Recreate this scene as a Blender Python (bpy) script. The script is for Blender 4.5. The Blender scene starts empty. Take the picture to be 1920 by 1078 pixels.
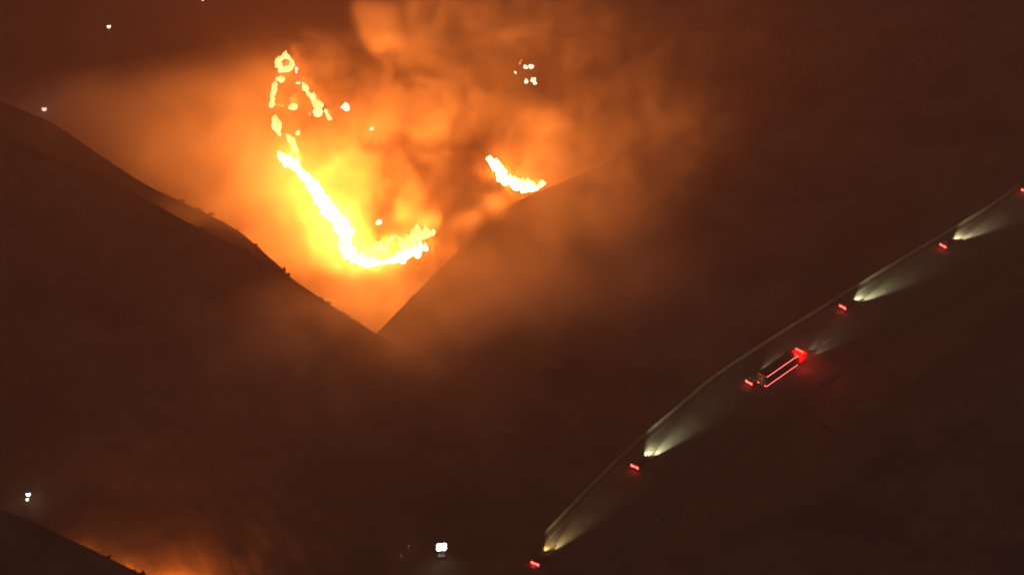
import bpy, bmesh, math, random
import numpy as np
from mathutils import Vector, Matrix, noise as mnoise
from mathutils.bvhtree import BVHTree

R = math.radians
random.seed(11)
scene = bpy.context.scene
COL = scene.collection

# ------------------------------------------------------------------ camera
CAM_H, PITCH, HFOV = 320.0, R(35.0), R(24.0)
cam_d = bpy.data.cameras.new('camera')
cam = bpy.data.objects.new('camera', cam_d)
COL.objects.link(cam)
cam.location = (0, 0, CAM_H)
cam.rotation_euler = (R(90) - PITCH, 0, 0)
cam_d.angle = HFOV
cam_d.clip_start = 1.0
cam_d.clip_end = 6000
scene.camera = cam

# ------------------------------------------------------------------ night sky
SUN_EL, SUN_ROT = R(-0.45), R(120)
world = bpy.data.worlds.new('World')
scene.world = world
world.use_nodes = True
wn = world.node_tree
bg = wn.nodes['Background']
sky = wn.nodes.new('ShaderNodeTexSky')
sky.sky_type = 'NISHITA'
sky.sun_disc = False
sky.sun_elevation = SUN_EL
sky.sun_rotation = SUN_ROT
wn.links.new(sky.outputs['Color'], bg.inputs['Color'])
bg.inputs['Strength'].default_value = 0.15

# faint moonlight
sun_d = bpy.data.lights.new('moonlight', 'SUN')
sun_d.energy = 0.02
sun_d.angle = R(0.5)
sun_d.color = (1.0, 0.93, 0.85)
sun = bpy.data.objects.new('moonlight', sun_d)
COL.objects.link(sun)
sun.rotation_euler = (R(40), 0, R(60))

# ------------------------------------------------------------------ exposure / render
vs = scene.view_settings
vs.view_transform = 'Standard'
vs.look = 'None'
vs.exposure = 0.0
vs.gamma = 1.0
vs.use_curve_mapping = False
cy = scene.cycles
cy.use_denoising = True
try:
    cy.denoiser = 'OPENIMAGEDENOISE'
except Exception:
    pass
cy.max_bounces = 4
cy.diffuse_bounces = 1
cy.glossy_bounces = 1
cy.transmission_bounces = 2
cy.volume_bounces = 3
cy.volume_step_rate = 2.5
cy.volume_max_steps = 256
cy.sample_clamp_indirect = 4.0
cy.sample_clamp_direct = 0.0
cy.use_light_tree = True

FIRE_COL = (1.0, 0.212, 0.020)
FIRE_POWER = 1.1        # overall multiplier on the light the flames give
HAZE_DENSITY = 0.0010
SMOKE_DENSITY = 1.0

# ------------------------------------------------------------------ helpers
TH = math.tan(HFOV / 2)
FWD = Vector((0, math.cos(PITCH), -math.sin(PITCH)))
UPV = Vector((0, math.sin(PITCH), math.cos(PITCH)))
RGT = Vector((1, 0, 0))
CAMP = Vector((0, 0, CAM_H))


def ray(u, v):
    return FWD + RGT * ((u - 960) / 960 * TH) + UPV * ((539 - v) / 960 * TH)


def at_z(u, v, z=0.0):
    d = ray(u, v)
    return CAMP + d * ((z - CAM_H) / d.z)


def at_y(u, v, y):
    d = ray(u, v)
    return CAMP + d * (y / d.y)


def link(o, parent=None):
    COL.objects.link(o)
    if parent is not None:
        o.parent = parent
    return o


def thing(name, label, cat, loc=(0, 0, 0), rz=0.0, group=None):
    o = bpy.data.objects.new(name, None)
    o.empty_display_size = 0.5
    link(o)
    o.location = loc
    o.rotation_euler = (0, 0, rz)
    o['label'] = label
    o['category'] = cat
    if group:
        o['group'] = group
    return o


def mesh_obj(name, verts, faces, mat, parent=None, smooth=False):
    me = bpy.data.meshes.new(name)
    me.from_pydata([tuple(v) for v in verts], [], faces)
    me.update()
    if smooth:
        me.polygons.foreach_set('use_smooth', [True] * len(me.polygons))
    if mat:
        me.materials.append(mat)
    return link(bpy.data.objects.new(name, me), parent)


def bm_obj(name, bm, mat, parent=None, smooth=False):
    me = bpy.data.meshes.new(name)
    bm.normal_update()
    bm.to_mesh(me)
    bm.free()
    if smooth:
        me.polygons.foreach_set('use_smooth', [True] * len(me.polygons))
    if mat:
        me.materials.append(mat)
    return link(bpy.data.objects.new(name, me), parent)


def bm_box(bm, c, s, bevel=0.0):
    r = bmesh.ops.create_cube(bm, size=1.0, matrix=Matrix.Translation(c) @ Matrix.Diagonal((s[0], s[1], s[2], 1)))
    if bevel > 0:
        es = list({e for v in r['verts'] for e in v.link_edges})
        bmesh.ops.bevel(bm, geom=es, offset=bevel, segments=2, affect='EDGES', profile=0.6)
    return r


def bm_cyl(bm, p0, p1, r0, r1=None, seg=10):
    p0, p1 = Vector(p0), Vector(p1)
    r1 = r0 if r1 is None else r1
    ax = p1 - p0
    m = Matrix.Translation((p0 + p1) / 2) @ ax.to_track_quat('Z', 'Y').to_matrix().to_4x4()
    bmesh.ops.create_cone(bm, cap_ends=True, segments=seg, radius1=r0, radius2=r1, depth=ax.length, matrix=m)


def copy_tree(o, parent=None):
    c = o.copy()
    COL.objects.link(c)
    if parent is not None:
        c.parent = parent
    for ch in list(o.children):
        copy_tree(ch, c)
    return c


# ------------------------------------------------------------------ materials
def principled(name, col, rough=0.8, metal=0.0, spec=0.3):
    m = bpy.data.materials.new(name)
    m.use_nodes = True
    b = m.node_tree.nodes['Principled BSDF']
    b.inputs['Base Color'].default_value = (*col, 1)
    b.inputs['Roughness'].default_value = rough
    b.inputs['Metallic'].default_value = metal
    b.inputs['Specular IOR Level'].default_value = spec
    return m


def mottled(name, c1, c2, scale, rough=0.9, bump=0.0, detail=6.0, c3=None, scale2=None, spec=0.1):
    m = principled(name, c1, rough, 0, spec)
    nt = m.node_tree
    b = nt.nodes['Principled BSDF']
    tc = nt.nodes.new('ShaderNodeTexCoord')
    n = nt.nodes.new('ShaderNodeTexNoise')
    n.inputs['Scale'].default_value = scale
    n.inputs['Detail'].default_value = detail
    n.inputs['Roughness'].default_value = 0.65
    nt.links.new(tc.outputs['Object'], n.inputs['Vector'])
    r = nt.nodes.new('ShaderNodeValToRGB')
    r.color_ramp.elements[0].position = 0.35
    r.color_ramp.elements[1].position = 0.65
    r.color_ramp.elements[0].color = (*c1, 1)
    r.color_ramp.elements[1].color = (*c2, 1)
    nt.links.new(n.outputs['Fac'], r.inputs['Fac'])
    out = r.outputs['Color']
    if c3 is not None:
        n2 = nt.nodes.new('ShaderNodeTexNoise')
        n2.inputs['Scale'].default_value = scale2
        n2.inputs['Detail'].default_value = 4
        nt.links.new(tc.outputs['Object'], n2.inputs['Vector'])
        r2 = nt.nodes.new('ShaderNodeValToRGB')
        r2.color_ramp.elements[0].position = 0.45
        r2.color_ramp.elements[1].position = 0.62
        nt.links.new(n2.outputs['Fac'], r2.inputs['Fac'])
        mx = nt.nodes.new('ShaderNodeMix')
        mx.data_type = 'RGBA'
        nt.links.new(r2.outputs['Color'], mx.inputs['Factor'])
        nt.links.new(out, mx.inputs['A'])
        mx.inputs['B'].default_value = (*c3, 1)
        out = mx.outputs['Result']
    nt.links.new(out, b.inputs['Base Color'])
    if bump > 0:
        bp = nt.nodes.new('ShaderNodeBump')
        bp.inputs['Strength'].default_value = 0.8
        bp.inputs['Distance'].default_value = bump
        nt.links.new(n.outputs['Fac'], bp.inputs['Height'])
        nt.links.new(bp.outputs['Normal'], b.inputs['Normal'])
    return m


def emitter(name, col, strength, mis=True):
    m = bpy.data.materials.new(name)
    m.use_nodes = True
    nt = m.node_tree
    nt.nodes.remove(nt.nodes['Principled BSDF'])
    e = nt.nodes.new('ShaderNodeEmission')
    e.inputs['Color'].default_value = (*col, 1)
    e.inputs['Strength'].default_value = strength
    nt.links.new(e.outputs[0], nt.nodes['Material Output'].inputs['Surface'])
    if not mis:
        m.cycles.emission_sampling = 'NONE'
    return m


def flame_mat(name, c_base, c_tip, s_base, s_tip, h):
    """glow that cools from the foot of a flame to its tip"""
    m = emitter(name, c_base, s_base, mis=False)
    nt = m.node_tree
    e = [n for n in nt.nodes if n.type == 'EMISSION'][0]
    tc = nt.nodes.new('ShaderNodeTexCoord')
    sx = nt.nodes.new('ShaderNodeSeparateXYZ')
    nt.links.new(tc.outputs['Object'], sx.inputs[0])
    mr = nt.nodes.new('ShaderNodeMapRange')
    mr.inputs['From Min'].default_value = 0
    mr.inputs['From Max'].default_value = h
    nt.links.new(sx.outputs['Z'], mr.inputs['Value'])
    mx = nt.nodes.new('ShaderNodeMix')
    mx.data_type = 'RGBA'
    mx.inputs['A'].default_value = tuple(c * s_base for c in c_base) + (1,)
    mx.inputs['B'].default_value = tuple(c * s_tip for c in c_tip) + (1,)
    nt.links.new(mr.outputs[0], mx.inputs['Factor'])
    nt.links.new(mx.outputs['Result'], e.inputs['Color'])
    e.inputs['Strength'].default_value = 1.0
    return m


M_DRY = mottled('dry_grass_slope', (0.10, 0.075, 0.045), (0.17, 0.13, 0.075), 0.25, bump=0.3, c3=(0.05, 0.042, 0.028), scale2=0.06)
M_BURNT = mottled('burning_slope', (0.055, 0.042, 0.03), (0.17, 0.13, 0.08), 0.22, bump=0.4, c3=(0.03, 0.026, 0.022), scale2=0.09)
def char_slope(m):
    nt = m.node_tree
    b = nt.nodes['Principled BSDF']
    src = b.inputs['Base Color'].links[0].from_socket
    tc = nt.nodes.new('ShaderNodeTexCoord')
    mp = nt.nodes.new('ShaderNodeMapping')
    mp.inputs['Rotation'].default_value = (0, 0, R(25))
    mp.inputs['Scale'].default_value = (0.34, 0.17, 0.17)
    nt.links.new(tc.outputs['Object'], mp.inputs['Vector'])
    n = nt.nodes.new('ShaderNodeTexNoise')
    n.inputs['Scale'].default_value = 1.0
    n.inputs['Detail'].default_value = 7
    n.inputs['Distortion'].default_value = 0.6
    nt.links.new(mp.outputs[0], n.inputs['Vector'])
    r = nt.nodes.new('ShaderNodeValToRGB')
    r.color_ramp.elements[0].position = 0.44
    r.color_ramp.elements[1].position = 0.66
    nt.links.new(n.outputs['Fac'], r.inputs['Fac'])
    mx = nt.nodes.new('ShaderNodeMix')
    mx.data_type = 'RGBA'
    nt.links.new(r.outputs['Color'], mx.inputs['Factor'])
    nt.links.new(src, mx.inputs['A'])
    mx.inputs['B'].default_value = (0.02, 0.017, 0.015, 1)
    nt.links.new(mx.outputs['Result'], b.inputs['Base Color'])


char_slope(M_BURNT)
M_FAR = mottled('far_ground', (0.05, 0.045, 0.035), (0.09, 0.075, 0.05), 0.03, c3=(0.035, 0.035, 0.028), scale2=0.012)
M_ASPHALT = mottled('asphalt', (0.06, 0.06, 0.058), (0.085, 0.083, 0.08), 0.7, rough=0.85, bump=0.01, c3=(0.05, 0.05, 0.048), scale2=0.15)
M_CONC = mottled('concrete', (0.085, 0.078, 0.066), (0.13, 0.118, 0.098), 1.5, rough=0.85, bump=0.01)
M_PAINT = mottled('worn_road_paint', (0.18, 0.18, 0.17), (0.30, 0.30, 0.28), 3.0, rough=0.7)
M_BRUSH = mottled('dry_brush', (0.035, 0.035, 0.02), (0.075, 0.065, 0.035), 1.2, rough=0.95)
M_BARK = mottled('bark', (0.06, 0.045, 0.03), (0.10, 0.075, 0.05), 6.0, rough=0.95)
M_BLACK = principled('black_rubber', (0.02, 0.02, 0.02), 0.8)
M_GLASS = principled('dark_glass', (0.015, 0.017, 0.02), 0.08, 0.0, 0.6)
M_CHROME = principled('alloy', (0.5, 0.5, 0.5), 0.3, 0.9)
M_STEEL = mottled('painted_steel', (0.25, 0.25, 0.24), (0.33, 0.33, 0.31), 4.0, rough=0.5)
M_TAIL = emitter('tail_lamp', (1.0, 0.045, 0.04), 13.0)
M_MARK = emitter('marker_lamp', (1.0, 0.13, 0.11), 4.5)
M_BEACON = emitter('red_beacon', (1.0, 0.035, 0.02), 14.0)
M_HEAD = emitter('head_lamp', (1.0, 0.95, 0.8), 3.0)
M_WHITE = emitter('white_flood_lamp', (1.0, 1.0, 0.95), 12.0)
M_WARM = emitter('warm_house_lamp', (1.0, 0.72, 0.6), 4.0)

# ------------------------------------------------------------------ terrain
def fbm(x, y, s, oct=4, seed=0.0):
    a, f, t = 1.0, s, 0.0
    for i in range(oct):
        t += a * mnoise.noise(Vector((x * f + seed, y * f - seed, seed * 0.37 + i * 7.1)))
        a *= 0.5
        f *= 2.1
    return t


def resample(pts, n):
    """even resampling of a polyline of 3D points, softened with Catmull-Rom"""
    P = [Vector(p) for p in pts]
    dense = []
    for i in range(len(P) - 1):
        p0 = P[max(i - 1, 0)]; p1 = P[i]; p2 = P[i + 1]; p3 = P[min(i + 2, len(P) - 1)]
        for k in range(24):
            t = k / 24
            dense.append(0.5 * ((2 * p1) + (p2 - p0) * t + (2 * p0 - 5 * p1 + 4 * p2 - p3) * t * t + (3 * p1 - p0 - 3 * p2 + p3) * t ** 3))
    dense.append(P[-1])
    L = [0.0]
    for a, b in zip(dense, dense[1:]):
        L.append(L[-1] + (b - a).length)
    out, j = [], 0
    for i in range(n):
        s = L[-1] * i / (n - 1)
        while j < len(L) - 2 and L[j + 1] < s:
            j += 1
        t = (s - L[j]) / max(L[j + 1] - L[j], 1e-9)
        out.append(dense[j].lerp(dense[j + 1], min(max(t, 0), 1)))
    return out


BVH = {}


def crest_hill(name, crest, direction, ds, profile, mat, nt, bumps=(0.5, 0.05), seed=0.0, post=None):
    """a hill swept from its crest line: crest points (x, y, z), cross-sections along `direction`"""
    dx, dy = direction
    L = math.hypot(dx, dy)
    dx, dy = dx / L, dy / L
    C = resample(crest, nt)
    verts, faces = [], []
    for c in C:
        for d in ds:
            x, y = c.x + dx * d, c.y + dy * d
            z = profile(c.z, d)
            k = min(1.0, 0.25 + abs(d) / 12.0)
            z += bumps[0] * k * fbm(x, y, bumps[1], 5, seed)
            if post:
                z = post(x, y, z)
            verts.append((x, y, z))
    m = len(ds)
    for i in range(nt - 1):
        for j in range(m - 1):
            a = i * m + j
            faces.append((a, a + 1, a + m + 1, a + m))
    o = mesh_obj(name, verts, faces, mat, smooth=True)
    # make normals face up
    me = o.data
    if me.polygons[len(me.polygons) // 2].normal.z < 0:
        me.flip_normals()
    o['kind'] = 'structure'
    BVH[o.name] = BVHTree.FromPolygons(verts, faces)
    return o


def spaced(d0, d1, fine, coarse):
    """offsets from the crest, fine near it and coarser away from it"""
    out, d = [], 0.0
    st = fine
    while d > d0:
        d -= st
        st = min(st * 1.12, coarse)
        out.append(d)
    out.reverse()
    out.append(0.0)
    d, st = 0.0, fine
    while d < d1:
        d += st
        st = min(st * 1.06, coarse)
        out.append(d)
    return out


def hit(u, v, names):
    d = ray(u, v).normalized()
    best = None
    for n in names:
        h = BVH[n].ray_cast(CAMP, d, 4000)
        if h[0] is not None and (best is None or h[3] < best[1]):
            best = (h[0], h[3])
    return best[0]


def drop(x, y, names):
    z = None
    for n in names:
        h = BVH[n].ray_cast(Vector((x, y, 500)), Vector((0, 0, -1)), 2000)
        if h[0] is not None and (z is None or h[0].z > z):
            z = h[0].z
    return z


# far ground: one sheet out past everything in view
verts, faces = [], []
N = 120
for i in range(N + 1):
    for j in range(N + 1):
        x = -1500 + 3000 * i / N
        y = -300 + 3000 * j / N
        verts.append((x, y, -48 + 4 * fbm(x, y, 0.01, 4, 3.0)))
for i in range(N):
    for j in range(N):
        a = i * (N + 1) + j
        faces.append((a, a + N + 1, a + N + 2, a + 1))
ground = mesh_obj('ground', verts, faces, M_FAR, smooth=True)
ground['kind'] = 'structure'
BVH['ground'] = BVHTree.FromPolygons(verts, faces)

# the road's line, from its barrier
BAR_PX = [(880, 1165), (930, 1098), (985, 1035), (1040, 978), (1110, 906), (1180, 838), (1260, 770), (1345, 700), (1465, 622), (1590, 545), (1715, 470), (1840, 395), (1915, 343), (2010, 275), (2120, 195)]
BAR = resample([at_z(u, v, 0.4).xy.to_3d() for u, v in BAR_PX], 240)
BARN = np.array([(p.x, p.y) for p in BAR])


def road_frame(s_index):
    i = max(0, min(len(BAR) - 2, int(s_index)))
    t = (BAR[i + 1] - BAR[i]).normalized()
    return BAR[i], t, Vector((t.y, -t.x, 0))     # point, heading, right-hand side


def near_road(x, y):
    d2 = (BARN[:, 0] - x) ** 2 + (BARN[:, 1] - y) ** 2
    i = int(d2.argmin())
    p, t, r = road_frame(i)
    return (Vector((x, y, 0)) - p).dot(r), i


ROAD_L, ROAD_R = -1.2, 19.5


def flatten(x, y, z):
    s, i = near_road(x, y)
    if s < ROAD_L:
        d = ROAD_L - s
    elif s > ROAD_R:
        d = s - ROAD_R
    else:
        d = 0
    k = min(1.0, max(0.0, (d - 2.0) / 14.0))
    k = k * k * (3 - 2 * k)
    return -0.06 * (1 - k) + z * k


def px_crest(pts):
    return [at_z(u, v, z) for u, v, z in pts]


# hillside that carries the fire
F_CREST = px_crest([(-420, 215, -2), (-200, 200, 0), (0, 168, 2), (150, 128, 5), (330, 98, 8), (450, 82, 10), (540, 74, 11.5), (640, 92, 10.5), (760, 112, 10), (900, 92, 12), (1100, 70, 14), (1400, 60, 14), (1800, 60, 12)])
hillside = crest_hill('hillside', F_CREST, (0.12, -1.0), spaced(-90, 95, 0.7, 2.5),
                      lambda zc, d: zc - 0.55 * d if d >= 0 else zc - 0.75 * max(0, -d - 3), M_BURNT, 330, (1.6, 0.06), 5.0)

# right-hand hill that carries the road, its edge cutting off the burning canyon
R_CREST = px_crest([(560, 760, -4), (690, 640, -2.5), (740, 590, -1.5), (830, 500, -1), (880, 452, -0.6), (950, 392, -0.4), (1020, 357, 0), (1150, 300, 0.5), (1400, 170, 1), (1700, 10, 1), (2000, -140, 1), (2500, -300, 1)])
hill_road = crest_hill('hill', R_CREST, (0.42, -1.0), spaced(-70, 330, 0.8, 3.0),
                       lambda zc, d: (zc + 1.6 * (1 - math.exp(-d / 18)) if d >= 0 else zc - 1.15 * (-d)), M_DRY, 300, (1.1, 0.035), 2.0, flatten)

# hill behind the left one
N2_CREST = px_crest([(-300, 60, 16), (-120, 140, 14), (0, 190, 12), (100, 233, 10.5), (200, 300, 8), (280, 350, 6), (370, 392, 3.5), (450, 436, 1), (520, 496, -2), (590, 565, -6), (680, 650, -12)])
hill_mid = crest_hill('hill', N2_CREST, (0.45, -1.0), spaced(-60, 70, 0.7, 2.5),
                      lambda zc, d: zc - 0.5 * d if d >= 0 else zc - 1.1 * (-d), M_DRY, 200, (0.7, 0.08), 8.0)

# big dark hill on the left
N_CREST = px_crest([(-420, 60, 44), (-200, 170, 36), (0, 256, 28), (190, 332, 22), (350, 416, 17), (450, 466, 13.5), (530, 513, 11), (620, 571, 8), (700, 622, 5.2), (780, 672, 3.0), (860, 722, 1.4), (930, 762, 0.4), (1010, 800, -0.6), (1100, 850, -1.5)])
hill_left = crest_hill('hill', N_CREST, (0.5, -1.0), spaced(-60, 210, 0.7, 2.5),
                       lambda zc, d: ((zc + 2.0) * (1 - min(d / 190, 1)) ** 2 - 2.0 if d >= 0 else zc - 1.2 * (-d)), M_DRY, 260, (0.9, 0.06), 1.0)

# nearest hill, bottom left corner
H_CREST = px_crest([(-500, 780, 44), (-250, 860, 38), (-80, 925, 34), (0, 955, 32), (65, 978, 30), (130, 1010, 28), (200, 1044, 26), (270, 1079, 24), (340, 1118, 20), (430, 1180, 10), (520, 1250, -2)])
hill_near = crest_hill('hill', H_CREST, (0.35, -1.0), spaced(-60, 120, 0.6, 2.5),
                       lambda zc, d: zc - 0.4 * d if d >= 0 else zc - 1.2 * (-d), M_DRY, 200, (0.8, 0.08), 4.0)

HILLS = [o.name for o in (hillside, hill_road, hill_mid, hill_left, hill_near)]
FIREHILL = ['hillside']

# ------------------------------------------------------------------ road
def strip(name, s0, s1, z, mat, i0=0, i1=None, parent=None, step=1, thick=0.0):
    i1 = len(BAR) - 1 if i1 is None else i1
    verts, faces = [], []
    idx = list(range(i0, i1, step))
    if idx[-1] != i1 - 1:
        idx.append(i1 - 1)
    for i in idx:
        p, t, r = road_frame(i)
        a, b = p + r * s0, p + r * s1
        verts += [(a.x, a.y, z), (b.x, b.y, z)]
    n = len(idx)
    for k in range(n - 1):
        faces.append((2 * k, 2 * k + 1, 2 * k + 3, 2 * k + 2))
    if thick:
        base = len(verts)
        verts += [(x, y, zz - thick) for x, y, zz in verts[:base]]
        for k in range(n - 1):
            faces.append((2 * k, 2 * k + 2, base + 2 * k + 2, base + 2 * k))
            faces.append((2 * k + 3, 2 * k + 1, base + 2 * k + 1, base + 2 * k + 3))
    o = mesh_obj(name, verts, faces, mat, parent)
    if o.data.polygons[0].normal.z < 0:
        o.data.flip_normals()
    return o


road = strip('road', ROAD_L, ROAD_R, 0.03, M_ASPHALT, thick=0.25)
road['kind'] = 'structure'
strip('edge_line', 1.55, 1.70, 0.036, M_PAINT, parent=road)
strip('edge_line', 16.9, 17.05, 0.036, M_PAINT, parent=road)
BAR_LEN = sum((b - a).length for a, b in zip(BAR, BAR[1:]))
SEG = BAR_LEN / (len(BAR) - 1)
for lane in (5.5, 9.3, 13.1):
    k = 3.0
    while k * 1.0 < BAR_LEN - 14:
        i0 = k / SEG
        p, t, r = road_frame(i0)
        c = p + t * ((i0 - int(i0)) * SEG) + r * lane
        vs_ = [c + r * sx + t * sy for sx, sy in ((-.06, -1.5), (.06, -1.5), (.06, 1.5), (-.06, 1.5))]
        mesh_obj('lane_dash', [(q.x, q.y, 0.036) for q in vs_], [(0, 1, 2, 3)], M_PAINT, road)
        k += 12.0

# concrete barrier, cast in lengths
barrier = thing('road_barrier', 'pale low barrier running along the left edge of the road', 'barrier', (BAR[0].x, BAR[0].y, 0))
BSEG = 6.0
prof = [(-.30, .02), (-.30, .10), (-.13, .33), (-.08, .84), (.08, .84), (.13, .33), (.30, .10), (.30, .02)]
bv, bf = [], []
for yy in (-BSEG / 2 + .02, BSEG / 2 - .02):
    for px_, pz in prof:
        bv.append((px_, yy, pz))
n = len(prof)
for k in range(n):
    bf.append((k, (k + 1) % n, n + (k + 1) % n, n + k))
bf.append(tuple(range(n - 1, -1, -1)))
bf.append(tuple(range(n, 2 * n)))
seg0 = None
k = BSEG / 2
while k < BAR_LEN - BSEG / 2:
    i0 = k / SEG
    p, t, r = road_frame(i0)
    c = p + t * ((i0 - int(i0)) * SEG)
    if seg0 is None:
        seg0 = mesh_obj('barrier_block', bv, bf, M_CONC, barrier)
        o = seg0
    else:
        o = seg0.copy()
        COL.objects.link(o)
        o.parent = barrier
    o.location = (c.x - BAR[0].x, c.y - BAR[0].y, 0.012)
    o.rotation_euler = (0, 0, math.atan2(t.y, t.x) - R(90))
    k += BSEG

# ------------------------------------------------------------------ scrub and shrubs
def clump_mesh(seed, n=14, r=0.5):
    rnd = random.Random(seed)
    vs2, fs2 = [], []
    for i in range(n):
        th = rnd.uniform(0, 6.283); el = rnd.uniform(0.05, 1.4)
        rr = r * rnd.uniform(0.45, 1.0)
        c = Vector((math.cos(th) * math.cos(el) * rr, math.sin(th) * math.cos(el) * rr, math.sin(el) * rr * 1.1 + 0.05))
        a = Vector((rnd.uniform(-1, 1), rnd.uniform(-1, 1), rnd.uniform(-1, 1))).normalized()
        b = a.cross(Vector((rnd.uniform(-1, 1), rnd.uniform(-1, 1), rnd.uniform(-1, 1)))).normalized()
        s = r * rnd.uniform(0.22, 0.42)
        k0 = len(vs2)
        vs2 += [c + a * s, c + b * s * 0.8, c - a * s, c - b * s * 0.8]
        fs2.append((k0, k0 + 1, k0 + 2, k0 + 3))
    return vs2, fs2


def brush(name, hill, regions, seed, crest=(), crest_n=0):
    rnd = random.Random(seed)
    protos = [clump_mesh(seed * 10 + k, 12, 0.5) for k in range(6)]
    V, Fc = [], []
    for (u0, v0, u1, v1, count, smin, smax) in regions:
        for _ in range(count):
            u, v = rnd.uniform(u0, u1), rnd.uniform(v0, v1)
            d = ray(u, v).normalized()
            h = BVH[hill].ray_cast(CAMP, d, 4000)
            if h[0] is None or h[1].z < 0 and False:
                continue
            p = h[0]
            if fbm(p.x, p.y, 0.05, 3, seed) < -0.15:
                continue
            s, _i = near_road(p.x, p.y)
            if ROAD_L - 1.5 < s < ROAD_R + 1.5:
                continue
            pv, pf = protos[rnd.randrange(6)]
            sc = rnd.uniform(smin, smax)
            a = rnd.uniform(0, 6.283)
            ca, sa = math.cos(a), math.sin(a)
            base = len(V)
            for q in pv:
                V.append((p.x + sc * (q.x * ca - q.y * sa), p.y + sc * (q.x * sa + q.y * ca), p.z + sc * q.z * 0.8))
            Fc += [tuple(base + i for i in f) for f in pf]
    C = resample(crest, 400) if crest_n else []
    for _ in range(crest_n):                # scrub standing along the ridge line itself
        c = C[rnd.randrange(len(C))]
        q = (c.x + rnd.gauss(0, 0.8), c.y + rnd.gauss(0, 0.8))
        h = BVH[hill].ray_cast(Vector((q[0], q[1], 500)), Vector((0, 0, -1)), 2000)
        if h[0] is None or fbm(q[0], q[1], 0.12, 3, seed) < -0.2:
            continue
        pv, pf = protos[rnd.randrange(6)]
        sc = rnd.uniform(0.35, 0.9) if rnd.random() < 0.85 else rnd.uniform(0.9, 1.7)
        base = len(V)
        V += [(h[0].x + sc * w_.x, h[0].y + sc * w_.y, h[0].z + sc * w_.z * 0.8 - 0.05) for w_ in pv]
        Fc += [tuple(base + i for i in f) for f in pf]
    o = mesh_obj(name, V, Fc, M_BRUSH)
    o['kind'] = 'stuff'
    o['label'] = 'low dry brush scattered over the dark hill'
    return o


brush('brush', hill_left.name, [(0, 256, 1000, 860, 2400, 0.7, 1.7)], 3, N_CREST[2:12], 420)
brush('brush', hill_road.name, [(700, 0, 1920, 1078, 3200, 0.6, 1.6)], 4, R_CREST[:8], 420)
brush('brush', hill_mid.name, [(0, 190, 560, 540, 900, 0.5, 1.3)], 5, N2_CREST[1:10], 320)
brush('brush', hillside.name, [(0, 70, 1100, 600, 3000, 0.4, 1.2)], 6, F_CREST[2:9], 260)
brush('brush', hill_near.name, [(0, 940, 300, 1078, 700, 0.5, 1.2)], 7)

SHRUBS = [  # u, v of the foot on a crest, hill, height, label
    (343, 377, hill_mid.name, 1.5, 'lone dark shrub on the upper ridge, against the orange smoke'),
    (396, 405, hill_mid.name, 1.7, 'upright shrub halfway down the upper ridge'),
    (372, 393, hill_mid.name, 0.9, 'low rounded shrub between two taller ones on the upper ridge'),
    (482, 464, hill_mid.name, 1.2, 'small shrub near the lower end of the upper ridge'),
    (380, 432, hill_left.name, 1.3, 'dark shrub on the lower ridge below the smoke band'),
    (465, 476, hill_left.name, 1.5, 'bushy shrub on the lower ridge before the two ridges meet'),
    (531, 514, hill_left.name, 2.1, 'tallest dark shrub where the two ridges meet'),
    (541, 521, hill_left.name, 1.2, 'small shrub just downhill of the tallest ridge shrub'),
    (520, 508, hill_left.name, 1.0, 'squat shrub just uphill of the tallest ridge shrub'),
    (618, 571, hill_left.name, 1.0, 'low shrub on the dark ridge beneath the main fire'),
    (655, 595, hill_left.name, 0.9, 'lowest small shrub on the ridge below the bright canyon'),
    (268, 1079, hill_near.name, 1.3, 'dark shrub on the corner hill at the edge of the picture'),
    (205, 1048, hill_near.name, 1.0, 'small shrub on the slope of the corner hill'),
]
for q, (u, v, hn, hh, lab) in enumerate(SHRUBS):
    hh *= 0.72
    # nearest crest vertex of that hill along the picture column
    p = None
    for dv in range(-8, 30, 1):
        h = BVH[hn].ray_cast(CAMP, ray(u, v + dv).normalized(), 4000)
        if h[0] is not None:
            p = h[0]
            break
    if p is None:
        continue
    sh = thing('shrub', lab, 'shrub', (p.x, p.y, p.z - 0.05), random.uniform(0, 6), 'shrubs along the ridges')
    vs3, fs3 = [], []
    for k in range(7):
        cv, cf = clump_mesh(100 + q * 9 + k, 22, 0.42 * hh)
        off = Vector((random.uniform(-.35, .35) * hh, random.uniform(-.35, .35) * hh, hh * random.uniform(0.15, 0.62)))
        b0 = len(vs3)
        vs3 += [c + off for c in cv]
        fs3 += [tuple(b0 + i for i in f) for f in cf]
    mesh_obj('foliage', vs3, fs3, M_BRUSH, sh)
    bm = bmesh.new()
    for k in range(3):
        a = k * 2.1 + q
        bm_cyl(bm, (0, 0, -0.2), (math.cos(a) * .25 * hh, math.sin(a) * .25 * hh, .6 * hh), .06 * hh, .02 * hh, 6)
    bm_obj('stem', bm, M_BARK, sh)

# ------------------------------------------------------------------ flames
M_FLAME_HOT = flame_mat('hot_flame', (1.0, 0.62, 0.20), (1.0, 0.45, 0.08), 30.0, 9.0, 1.0)
M_FLAME = flame_mat('flame', (1.0, 0.80, 0.34), (1.0, 0.62, 0.16), 3.2, 2.0, 1.0)
M_FLAME_PALE = flame_mat('pale_flame', (1.0, 0.86, 0.66), (1.0, 0.75, 0.45), 3.4, 2.2, 1.0)
M_FLAME_DIM = flame_mat('dim_flame', (1.0, 0.50, 0.12), (1.0, 0.30, 0.05), 1.15, 0.8, 1.0)


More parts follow.
